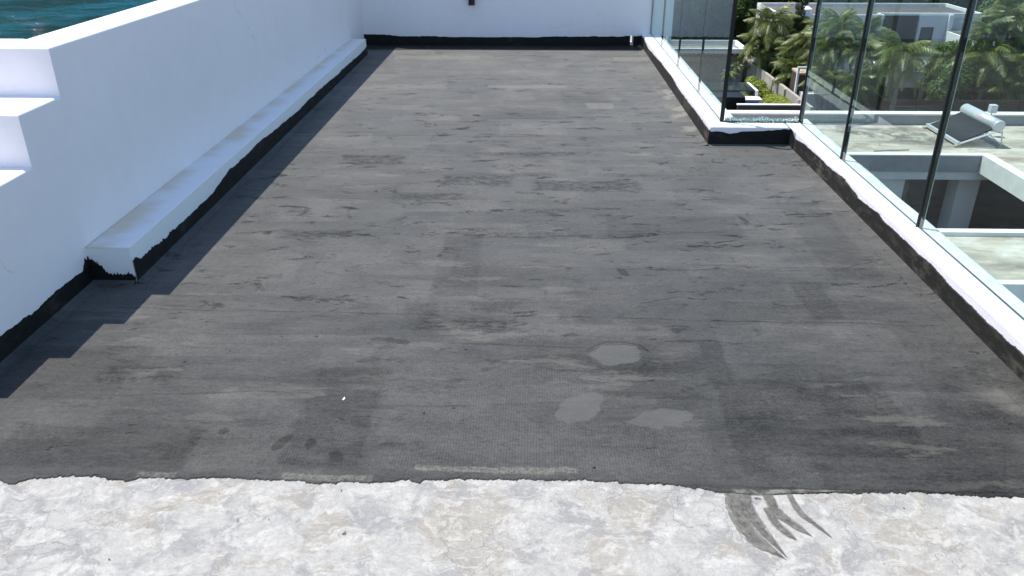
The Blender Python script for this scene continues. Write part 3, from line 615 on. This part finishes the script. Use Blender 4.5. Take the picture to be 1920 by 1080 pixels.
# solar water heater
SH = (10.7, 20.3, z)
sh = empty('solar_water_heater', SH, 'solar water heater with steel tank and dark tubes on the lower roof', 'solar heater', rz=0)
def S_(name, mb, mat, **k): return at(mb.build(name, mat, sh, **k), SH)
y0, y1 = 19.42, 21.12
tk = S_('tank', MB().tube([(11.15, y0+.02, -3.49), (11.15, y1, -3.49)], .145, 28), 'steel', smooth=False)
for f in tk.data.polygons: f.use_smooth = len(f.vertices) == 4
S_('tank_end_cap', MB().tube([(11.15, y0-.01, -3.49), (11.15, y0+.02, -3.49)], [.125, .147], 24), 'alu')
S_('sticker', MB().quad(*[(11.15-.1465*math.cos(a), yy, -3.49+.1465*math.sin(a)) for a, yy in ((R(20), 20.05), (R(20), 20.32), (R(52), 20.32), (R(52), 20.05))]), 'orange')
tube_me = None
for k in range(18):
    yy = y0+.08+k*(y1-y0-.16)/17
    if tube_me is None:
        tube_me = MB().tube([(10.30, 0, -3.90), (11.05, 0, -3.56)], .036, 8).mesh('tube')
    o = mkobj('tube', tube_me, 'tube', sh, smooth=True); o.location = -Vector(SH)+Vector((0, yy, 0))
S_('bottom_rail', MB().box(10.24, 10.31, y0-.03, y1+.03, -3.95, -3.87), 'alu')
def beam(a, b_, w_=.02): return MB().tube([a, b_], w_, 4)
for yy in (y0-.02, y1+.02):
    S_('side_rail', beam((10.27, yy, -3.92), (11.08, yy, -3.62), .026), 'alu')
    S_('leg', beam((11.24, yy, -3.60), (11.30, yy, -3.96), .018), 'alu')
    S_('strut', beam((10.95, yy, -3.68), (11.29, yy, -3.93), .014), 'alu')
S_('brace', beam((11.30, y0, -3.93), (11.27, y1, -3.65), .012), 'alu')
S_('brace', beam((11.30, y1, -3.93), (11.27, y0, -3.65), .012), 'alu')
for (xx, yy) in ((10.27, y0), (10.27, 20.25), (10.27, y1), (11.30, y0), (11.30, y1)):
    S_('foot_block', MB().box(xx-.09, xx+.09, yy-.05, yy+.05, -4.0, -3.955), 'block')
S_('header_tank', MB().box(11.40, 11.56, 20.4, 20.56, -3.42, -3.22), 'alu', bevel=.01)
S_('pipe', MB().tube([(11.48, 20.48, -3.42), (11.48, 20.48, -3.98), (11.2, 20.3, -3.6)], .015, 6), 'alu')
lp = empty('loose_rod', (8.6, 18.9, -4), 'thin dark rod lying on the lower roof left of the solar heater', 'rod')
at(MB().tube([(8.12, 19.0, -3.985), (9.0, 19.12, -3.985)], .012, 6).tube([(8.45, 19.5, -3.99), (8.5, 19.75, -3.9)], .01, 5).build('rod', 'neigh', lp), (8.6, 18.9, -4))

# ------------------------------------------------------------------ vegetation builders
def frond_mesh(seed, L=2.2, pairs=42, droop=1., wid=.62, lw=.026):
    r = random.Random(seed); mb = MB(); pts = []
    for i in range(13):
        t = i/12; pts.append(Vector((L*(t*.92-.16*t*t*droop), r.uniform(-.01, .01), L*(.50*t-.78*droop*t*t))))
    def pos(t):
        u = t*12; i = min(int(u), 11); return pts[i].lerp(pts[i+1], u-i)
    mb.tube(pts, [.028*(1-.8*i/12) for i in range(13)], 4, cap=False)
    for k in range(pairs):
        t = .12+.88*k/(pairs-1); p = pos(t); d = (pos(min(1, t+.03))-pos(max(0, t-.03))).normalized()
        side = Vector((0, 1, 0)); up = d.cross(side)*-1
        ll = wid*math.sin(math.pi*min(1, (.18+.82*t))**.8)*L/2.2+.10
        for s_ in (-1, 1):
            a = R(38+r.uniform(-8, 8)); q = (d*math.sin(a)*.9+side*s_*math.cos(a)+up*r.uniform(.15, .45)).normalized()
            mid = p+q*ll*.5; tip = p+q*ll+Vector((0, 0, -ll*r.uniform(.25, .55))); wv = d*lw*r.uniform(.7, 1.2)
            b = len(mb.v); mb.v += [tuple(p-wv*.4), tuple(p+wv*.4), tuple(mid+wv), tuple(mid-wv), tuple(tip)]
            mb.f += [(b, b+1, b+2, b+3), (b+3, b+2, b+4)]
    me = bpy.data.meshes.new('frond'); me.from_pydata(mb.v, [], mb.f); me.update(); me.materials.append(M['palm']); return me
FR = [frond_mesh(1), frond_mesh(2, droop=1.25), frond_mesh(3, droop=.75), frond_mesh(4, droop=1.5, wid=.65)]
FRD = frond_mesh(9, droop=1.7, wid=.4); FRD.materials.clear(); FRD.materials.append(M['drypalm'])
trunk_cache = {}
def palm(loc, crown_z, scale, nf, label, group, seed, lean=(0, 0)):
    r = random.Random(seed); h = crown_z-loc[2]
    e = empty('palm_tree', loc, label, 'palm tree', group)
    n = 7; pts = [(lean[0]*(i/n)**2, lean[1]*(i/n)**2, h*i/n) for i in range(n+1)]
    tb = MB().tube(pts, [.15*scale*(1.2-.5*i/n) for i in range(n+1)], 8); tb.build('trunk', 'bark', e, smooth=True)
    top = Vector(pts[-1])
    cs = MB().tube([top, top+Vector((0, 0, .7*scale))], [.10*scale, .05*scale], 8); cs.build('crownshaft', 'cyp', e, smooth=True)
    for k in range(nf):
        dry = k < 2 and r.random() < .5
        o = bpy.data.objects.new('frond', FRD if dry else r.choice(FR)); C.objects.link(o); o.parent = e
        o.location = top+Vector((0, 0, .55*scale*(1-.8*(1-k/nf))))
        el = R(-18+82*(k/nf)**1.1+r.uniform(-8, 8)) if not dry else R(-40)
        o.rotation_euler = (r.uniform(-.3, .3), -el, k*2.39996+r.uniform(-.25, .25)); q = scale*r.uniform(.85, 1.12); o.scale = (q, q, q)
    return e
def leafcloud(seed, blobs, n, size, mb=None, flat=.5):
    r = random.Random(seed); mb = mb or MB()
    tot = sum(b_[3]**2 for b_ in blobs)
    for (cx, cy, cz, rad) in blobs:
        m = int(n*rad*rad/tot)
        for k in range(m):
            u = Vector((r.gauss(0, 1), r.gauss(0, 1), r.gauss(0, 1))); u.normalize()
            rr = rad*(1-.45*r.random()**1.6)*(1+.28*mnoise.noise(u*2.2+Vector((cx, cy, cz+seed))))
            p = Vector((cx, cy, cz))+Vector((u.x, u.y, u.z*.85))*rr
            a = Vector((r.gauss(0, 1), r.gauss(0, 1), r.gauss(0, 1))); a = (a-u*a.dot(u)*flat).normalized(); c = u.cross(a); 
            if c.length < .1: continue
            c.normalize(); s_ = size*r.uniform(.6, 1.4)
            b = len(mb.v); mb.v += [tuple(p-a*s_), tuple(p+c*s_*.45), tuple(p+a*s_), tuple(p-c*s_*.45+u*s_*.2)]
            mb.f.append((b, b+1, b+2, b+3))
    return mb
def raw(mb, name, mat):
    me = bpy.data.meshes.new(name); me.from_pydata(mb.v, [], mb.f); me.update(); me.materials.append(M[mat]); return me
def blobs(seed, R0, h, k=11):
    r = random.Random(seed); out = []
    for i in range(k):
        a = r.uniform(0, 6.28); d = R0*r.uniform(.15, .85); z_ = h+R0*r.uniform(-.55, .75)
        out.append((d*math.cos(a), d*math.sin(a), z_, R0*r.uniform(.32, .58)))
    return out
TR = []
for i in range(4):
    bl = blobs(20+i, 3.4, 6.2, 13); TR.append((raw(leafcloud(i, bl, 13000, .22), 'crown', 'tree'), bl))
trk = []
for (me, bl) in TR:
    t = MB().tube([(0, 0, 0), (.1, 0, 2.5), (0, .1, 5)], [.32, .25, .14], 8)
    for b_ in bl[:6]: t.tube([(0, 0, 3.2), (b_[0]*.6, b_[1]*.6, b_[2]*.85), (b_[0], b_[1], b_[2])], [.12, .07, .02], 5)
    trk.append(t.mesh('trunk'))
def tree(loc, sc, i, rz, label, group):
    e = empty('leafy_tree', loc, label, 'tree', group, rz); e.scale = (sc, sc, sc*.95)
    o = mkobj('trunk', trk[i], 'bark', e); c_ = bpy.data.objects.new('crown', TR[i][0]); C.objects.link(c_); c_.parent = e
    return e
# ------------------------------------------------------------------ woods behind the houses
r3 = random.Random(11)
GRP = 'trees of the wood behind the white houses'
for row, (yy, dz) in enumerate(((93, 0), (101, 0), (111, 0), (124, 0), (142, 0))):
    x = 2+row*1.5
    while x < 78+row*8:
        tree((x+r3.uniform(-1, 1), yy+r3.uniform(-2.5, 2.5), GZ), r3.uniform(.95, 1.35), r3.randrange(4), r3.uniform(0, 6.28), 'dark green leafy tree in the dense wood behind the white houses', GRP)
        x += r3.uniform(5.2, 7.5)+row*.5
ub = MB(); r4 = random.Random(5)
bl = [(r4.uniform(4, 75), r4.uniform(87.5, 100), r4.uniform(.2, 2.2), r4.uniform(1.2, 2.2)) for _ in range(90)]
o = mkobj('undergrowth', raw(leafcloud(77, bl, 60000, .26), 'undergrowth', 'tree'), None); o.location = (0, 0, GZ)
tag(o, 'dense dark undergrowth at the foot of the wood', 'undergrowth', kind='stuff')
for i, (x, y, s_) in enumerate(((46, 84, 1.0), (51, 76, 1.0), (48, 70, .95), (43, 90, 1.2), (53, 87, 1.2), (56, 70, 1.1), (16.5, 89, .9), (12, 86, 1.), (19.5, 91, 1.0))):
    tree((x, y, GZ), s_, i % 4, i*1.3, ['leafy tree behind the right corner of the large white house', 'leafy tree beside the right hand white house', 'leafy tree in front of the right hand white house', 'bigger leafy tree rising behind the large white house', 'bigger leafy tree at the far right behind the palm clump', 'leafy tree at the far right in front of the wood', 'leafy tree behind the left wall of the large white house', 'leafy tree behind the garden annex', 'leafy tree between the garden annex and the white house'][i], 'trees at the edge of the wood')

for i, (x, y, s_) in enumerate(((-24, 31, 2.7), (-17, 26, 2.6), (-11, 30, 2.6), (-20, 17, 2.5))):
    tree((x, y, GZ), s_, i % 4, i*2.1, ['tallest leafy tree, farthest behind the raised pool', 'leafy tree nearest the far left corner of the raised pool', 'leafy tree behind the far end of the pool towards the back wall', 'leafy tree standing at the left side of the raised pool'][i], 'tall trees beyond the pool')

# ------------------------------------------------------------------ white houses
def wall_window(parent, loc, plane, a0, a1, z0, z1, c, label=None):
    """plane 'x': window on a wall facing -X at x=c spanning y a0..a1; 'y': wall facing -Y at y=c"""
    def bx(u0, u1, v0, v1, d0, d1):
        return MB().box(c+d0, c+d1, u0, u1, v0, v1) if plane == 'x' else MB().box(u0, u1, c+d0, c+d1, v0, v1)
    f = MB()
    for q in ((a0, a1, z0, z0+.07), (a0, a1, z1-.07, z1), (a0, a0+.07, z0+.07, z1-.07), (a1-.07, a1, z0+.07, z1-.07)):
        bb = bx(q[0], q[1], q[2], q[3], -.06, .02); k = len(f.v); f.v += bb.v; f.f += [tuple(i+k for i in t) for t in bb.f]
    fo = at(f.build('window', 'frame', parent), loc)
    p = bx(a0+.07, a1-.07, z0+.07, z1-.07, -.015, .01).build('pane', 'dwin', fo)
    return fo
HA = (30, 78, GZ)
ha = empty('white_house', HA, 'large two storey white flat roofed house beyond the palms', 'house')
def A_(name, mb, mat, **k): return at(mb.build(name, mat, ha, **k), HA)
zt = -8.5
A_('wall_body', MB().box(21.9, 31, 76, 84.3, GZ, zt-.25).box(31, 40.2, 77.3, 84.3, GZ, zt-.25), 'hwhite')
A_('roof', MB().box(22.1, 30.8, 76.2, 84.1, zt-.25, zt-.15).box(30.8, 40.0, 77.5, 84.1, zt-.25, zt-.15), 'hroof')
A_('roof_parapet', MB().box(21.88, 22.1, 75.98, 84.3, zt-.25, zt+.12).box(22.1, 40.2, 84.1, 84.32, zt-.25, zt+.12).box(40, 40.22, 77.3, 84.1, zt-.25, zt+.12).box(31.05, 40.0, 77.28, 77.5, zt-.25, zt+.10).box(22.1, 31.05, 75.98, 76.2, zt-.25, zt+.10).box(30.83, 31.05, 76.2, 77.28, zt-.25, zt+.1), 'hwhite')
A_('brown_panel', MB().box(21.82, 21.9, 80.0, 80.7, -13.5, zt-.05), 'brown')
A_('recessed_balcony', MB().box(31.2, 34.6, 77.18, 77.28, -12.2, zt-.1), 'brown')
A_('balcony_rail', MB().box(31.2, 34.6, 76.9, 76.95, -12.2, -11.3), 'dwin')
A_('facade_panel', MB().box(34.7, 37.2, 77.16, 77.27, GZ, zt-.05), 'hgrey')
A_('corner_pier', MB().box(37.22, 37.6, 76.9, 77.27, GZ, zt), 'hwhite')
A_('side_facade', MB().box(37.62, 40.2, 77.18, 77.27, GZ, zt-.3), 'hgrey')
for a in ((81.6, 82.6, -10.3, -9.2), (78.3, 79.0, -10.2, -9.5), (80.9, 81.8, -13.4, -12.2), (77.6, 78.6, -13.2, -11.9)): wall_window(ha, HA, 'x', a[0], a[1], a[2], a[3], 21.9)
wall_window(ha, HA, 'y', 35.0, 36.1, -11.3, -9.6, 77.16)
wall_window(ha, HA, 'y', 38.3, 39.4, -11.3, -10.0, 77.18)
wall_window(ha, HA, 'y', 25, 26.6, -11.0, -9.6, 76.0)
wall_window(ha, HA, 'y', 28, 29.6, -11.0, -9.6, 76.0)
wt = empty('roof_water_tank', (26, 80, zt), 'small white dome on the roof of the large white house', 'water tank')
at(MB().tube([(24.2, 76.5, zt-.15), (24.2, 76.5, zt+.55), (24.2, 76.5, zt+.75)], [.55, .55, .25], 16).build('tank_body', 'hwhite', wt, smooth=False), (26, 80, zt))
CP = (34, 69, GZ)
cp = empty('carport', CP, 'low white carport with a dark open front in front of the large house', 'carport')
def K_(name, mb, mat, **k): return at(mb.build(name, mat, cp, **k), CP)
K_('roof_slab', MB().box(29.0, 37.4, 68, 73.6, -12.05, -11.9), 'neigh'); K_('fascia', MB().box(29.0, 37.4, 67.85, 67.99, -13.0, -11.72), 'hgrey')
K_('roof_kerb', MB().box(37.2, 37.42, 68, 73.6, -12.3, -11.68).box(29, 29.2, 68, 73.6, -12.3, -11.68), 'hwhite')
K_('rear_wall', MB().box(29, 37.4, 73.5, 73.7, GZ, -12.1), 'brown')
for xx in (29.1, 32, 35, 37.2): K_('pier', MB().box(xx-.12, xx+.12, 68, 68.3, GZ, -12.06), 'neigh')
HB = (45, 62, GZ)
hb = empty('white_house', HB, 'white house glimpsed through the palms at the right edge', 'house')
at(MB().box(37.2, 60, 71, 80, GZ, -9.9).build('wall_body', 'hwhite', hb), HB)
at(MB().box(37.4, 59.8, 71.2, 79.8, -9.9, -9.8).build('roof', 'hroof', hb), HB)
at(MB().box(37.0, 39, 67, 71, GZ, -11.0).build('annexe', 'hgrey', hb), HB)
# brown fence behind the lower roof: horizontal boards
BF = (29, 58, GZ)
bf = empty('brown_fence', BF, 'long dark brown boarded fence behind the lower roof', 'fence')
for k in range(7):
    at(MB().box(24.6, 44, 57.97, 58.02, -13.4+k*.24, -13.18+k*.24).build('board', 'brown', bf), BF)
at(MB().box(24.6, 44, 58.0, 58.1, GZ, -13.42).build('base_wall', 'neigh', bf), BF)
for k in range(9): at(MB().box(24.7+k*2.4, 24.8+k*2.4, 57.9, 57.96, GZ, -11.7).build('post', 'brown', bf), BF)
# garden at left: boundary wall, annex, dark pavilion, hedges
GW = (19.6, 66, GZ)
gw = empty('boundary_wall', GW, 'weathered beige concrete boundary wall running beside the clipped bushes', 'wall')
wm = MB().prism([(19.72, 58), (19.95, 58), (19.68, 77.3), (19.45, 77.3)], GZ, -12.3)
at(wm.build('wall_body', 'wallc', gw), GW)
for k in range(5): at(MB().box(19.5, 19.72, 60.3+k*3.6, 60.6+k*3.6, GZ, -12.34).build('pilaster', 'wallc', gw), GW)
g1 = empty('garden_wall', (17.5, 60, GZ), 'low dark brown garden wall with a pale top in front of the hedges', 'wall')
at(MB().box(15.1, 19.7, 60, 60.25, GZ, -12.68).build('wall_body', 'brown', g1), (17.5, 60, GZ))
at(MB().box(15.05, 19.7, 59.96, 60.29, -12.678, -12.6).build('coping', 'cop', g1), (17.5, 60, GZ))
AX = (17, 76, GZ)
ax = empty('garden_annex', AX, 'small flat roofed annex with a white rim at the end of the garden', 'building')
at(MB().box(12.0, 19.0, 75.4, 80, GZ, -11.5).build('wall_body', 'neigh', ax), AX)
at(MB().box(12.0, 18.7, 73.9, 75.38, -11.38, -11.3).build('canopy', 'neigh', ax), AX)
rim = MB().box(12, 18.9, 73.8, 74.0, -11.4, -11.0).box(12, 18.9, 78.3, 78.5, -11.4, -11.0).box(18.7, 18.9, 74.0, 78.3, -11.4, -11.0)
at(rim.build('roof_rim', 'hwhite', ax), AX)
for k in range(16): at(MB().box(13.0+k*.42, 13.2+k*.42, 73.5, 75.3, -11.62, -11.44).build('rafter', 'brown', ax), AX)
PV = (15.6, 64, GZ)
pv = empty('dark_pavilion', PV, 'dark glazed garden pavilion with a white slab beside the yellow green bushes', 'pavilion')
at(MB().box(13.2, 16.0, 61.6, 66.5, GZ, -12.45).build('wall_body', 'black', pv), PV)
at(MB().box(13.2, 17.2, 63.6, 66.6, -12.45, -12.38).build('glass_roof', 'dwin', pv), PV)
at(MB().box(15.9, 17.5, 62.4, 63.5, -12.92, -12.80).build('white_slab', 'hwhite', pv), PV)
at(MB().box(17.22, 17.42, 63.5, 66.6, -12.9, -12.36).build('white_rim', 'hwhite', pv), PV)
at(MB().box(16.02, 17.3, 62.5, 63.4, GZ, -12.93).build('counter', 'neigh', pv), PV)
at(MB().box(16.35, 16.95, 62.44, 62.49, -13.6, -13.25).build('timber_panel', 'block', pv), PV)
# porch
PO = (20.4, 63, GZ)
po = empty('white_porch', PO, 'white framed porch with a beige slab behind the boundary wall', 'porch')
at(MB().box(20.0, 20.15, 62.9, 63.1, GZ, -10.62).build('post', 'hwhite', po), PO)
at(MB().box(20.0, 21.4, 62.9, 63.1, -10.6, -10.45).build('lintel', 'hwhite', po), PO)
at(MB().box(20.25, 21.6, 63.2, 65.2, -11.1, -10.95).build('slab', 'tan', po), PO)
at(MB().box(20.25, 21.6, 63.3, 65.1, GZ, -11.12).build('rear_panel', 'brown', po), PO)
at(MB().box(20.4, 21.6, 62.2, 63.0, GZ, -12.3).build('bin_store', 'hwhite', po), PO)
# hedges
def shrub(name, loc, bl, n, size, mat, label, cat='bush', extra=None):
    e = empty(name, loc, label, cat); o = mkobj('foliage', raw(leafcloud(int(loc[0]*7), bl, n, size, extra), 'foliage', mat), None, e)
    st_ = MB()
    for b_ in bl[:4]: st_.tube([(0, 0, 0), (b_[0]*.6, b_[1]*.6, b_[2])], [.05, .02], 5)
    st_.build('stem', 'bark', e); return e
shrub('loose_bush', (18.1, 66.3, GZ), [(-.4, .6, 1.9, .55), (.1, 0, 1.6, .7), (.5, -.6, 1.2, .6), (-.2, .8, 1.2, .6), (.7, -1.2, .9, .5)], 5000, .07, 'lime', 'loose yellow green bush behind the clipped hedge block')
hd = MB(); r5 = random.Random(8)
for k in range(9000):
    f_ = r5.randrange(3); x, y, z_ = r5.uniform(-.75, .75), r5.uniform(-1.4, 1.4), r5.uniform(0, 1.35)
    if f_ == 0: z_ = 1.35
    elif f_ == 1: y = -1.4
    else: x = -.75
    p = Vector((x+r5.gauss(0, .035), y+r5.gauss(0, .035), z_+r5.gauss(0, .035))); a = Vector((r5.gauss(0, 1), r5.gauss(0, 1), r5.gauss(0, 1))).normalized(); c = a.orthogonal().normalized(); s_ = .06
    b = len(hd.v); hd.v += [tuple(p-a*s_), tuple(p+c*s_*.6), tuple(p+a*s_), tuple(p-c*s_*.6)]; hd.f.append((b, b+1, b+2, b+3))
e = empty('clipped_hedge', (18.95, 63.2, GZ), 'box clipped yellow green hedge against the beige boundary wall', 'hedge')
mkobj('foliage', raw(hd, 'foliage', 'lime'), None, e); MB().box(-.66, .7, -1.32, 1.35, .05, 1.27).build('inner_growth', 'tree', e)
shrub('loose_bush', (18.0, 62.4, GZ), [(-.1, 0, .8, .55), (.25, .3, 1.1, .5), (-.3, .4, .5, .5)], 3000, .07, 'lime', 'small ragged yellow green bush left of the clipped hedge')
for i, (x, y, zz, s_) in enumerate(((15.9, 67.5, -12.1, .42), (16.8, 68.5, -11.7, .36))):
    palm((x, y, GZ), zz, s_, 16, ('small spiky palm over the dark pavilion, left of the pair', 'small spiky palm by the annex wall, right of the pair')[i], 'small spiky garden palms', 60+i)
# slim conifer
cyb = [(r5.uniform(-.25, .25), r5.uniform(-.25, .25), .6+k*.46, .70-.020*k) for k in range(20)]
e = empty('slim_conifer', (22.45, 72, GZ), 'tall slim conifer column rising behind the left palms', 'tree')
mkobj('foliage', raw(leafcloud(4, cyb, 14000, .08), 'foliage', 'cyp'), None, e); MB().tube([(0, 0, 0), (0, 0, 8.6)], [.14, .03], 6).build('trunk', 'bark', e)
# palms
PL = [(17.95, 64.2, -8.0, 1.0, 'palm with the topmost crown of the left cluster, before the white house'), (17.45, 64.8, -9.7, .95, 'leftmost low palm of the cluster before the white house wall'), (19.0, 64.0, -9.5, 1.05, 'palm in the middle of the left cluster'), (19.9, 65.0, -8.5, 1.0, 'palm beside the slim conifer'), (18.8, 66.2, -11.2, .95, 'lowest palm of the left cluster above the boundary wall'), (20.4, 63.4, -10.3, 1.0, 'palm crown hanging over the white porch'),
      (21.6, 61.5, -9.3, 1.1, 'first palm seen through the near glass from its left edge'), (22.2, 62, -8.1, 1.05, 'tall palm seen through the near glass above the others'), (23.6, 61, -9.4, 1.1, 'palm in the middle of the group behind the near glass'), (24.6, 56, -8.9, 1.2, 'tall palm with a visible grey trunk behind the near glass'), (26.2, 60.5, -10.2, 1.1, 'palm with drooping fronds in front of the carport'), (21.2, 60.6, -11.2, .9, 'low palm at the left behind the near glass'), (23.0, 59.5, -11.5, .95, 'low palm in the middle behind the near glass'), (25.1, 62.5, -11.6, .9, 'low palm beside the carport'),
      (21.6, 69.5, -11.2, 1.1, 'bushy low palm standing just behind the boundary wall'), (20.6, 72.5, -11.0, 1.0, 'palm half hidden below the top crown of the left cluster'), (22.3, 68.0, -10.0, 1.1, 'palm between the slim conifer and the near glass edge'), (20.9, 66.5, -12.0, 1.0, 'drooping low palm at the porch side of the wall'), (23.4, 66.5, -8.9, 1.2, 'tall palm far behind the first near pane'), (25.6, 66.0, -9.0, 1.15, 'tall palm before the brown recessed balcony')]
for i, (x, y, zz, s_, lb_) in enumerate(PL):
    if i < 6: x, y, zz, s_ = x*1.125, y*1.125, 1.6+(zz-1.6)*1.125, s_*1.2
    palm((x, y, GZ), zz, s_, 24, lb_, 'palms in the gardens beyond the lower roof', i+1)
PRR = [(32.9, 62, -8.3), (34.7, 62.5, -7.6), (33.0, 61, -10.1), (34.9, 60.5, -10.0), (36.2, 61.5, -11.6), (34.5, 59.8, -12.0), (33.2, 63.5, -11.4), (36.6, 63, -8.8), (38, 62, -10.2), (36, 66, -7.2), (31.9, 64.5, -10.6), (38.3, 64.5, -8)]
PW_ = ['topmost left', 'topmost', 'left lower', 'central', 'right lower', 'lowest', 'shaded low', 'upper right', 'rightmost low', 'hindmost tall', 'leftmost', 'rightmost tall']
for i, (x, y, zz) in enumerate(PRR):
    palm((x, y, GZ), zz, 1.05+.1*(i % 3), 24, PW_[i]+' palm of the dense clump at the right edge, above the solar heater', 'palm clump at the right edge', i+31)
bl = [(r5.uniform(20.3, 23.5), r5.uniform(66, 73), r5.uniform(.3, 3.2), r5.uniform(.7, 1.2)) for _ in range(26)]+[(r5.uniform(30.5, 39), r5.uniform(61, 66), r5.uniform(.5, 4.6), r5.uniform(.7, 1.4)) for _ in range(34)]+[(r5.uniform(20.3, 26.5), r5.uniform(61.5, 66), r5.uniform(.3, 2.2), r5.uniform(.6, 1.1)) for _ in range(18)]
o = mkobj('garden_shrubbery', raw(leafcloud(99, bl, 60000, .16), 'garden_shrubbery', 'tree'), None); o.location = (0, 0, GZ)
tag(o, 'dark tangled shrubbery filling the ground under the palms', 'shrubbery', kind='stuff')
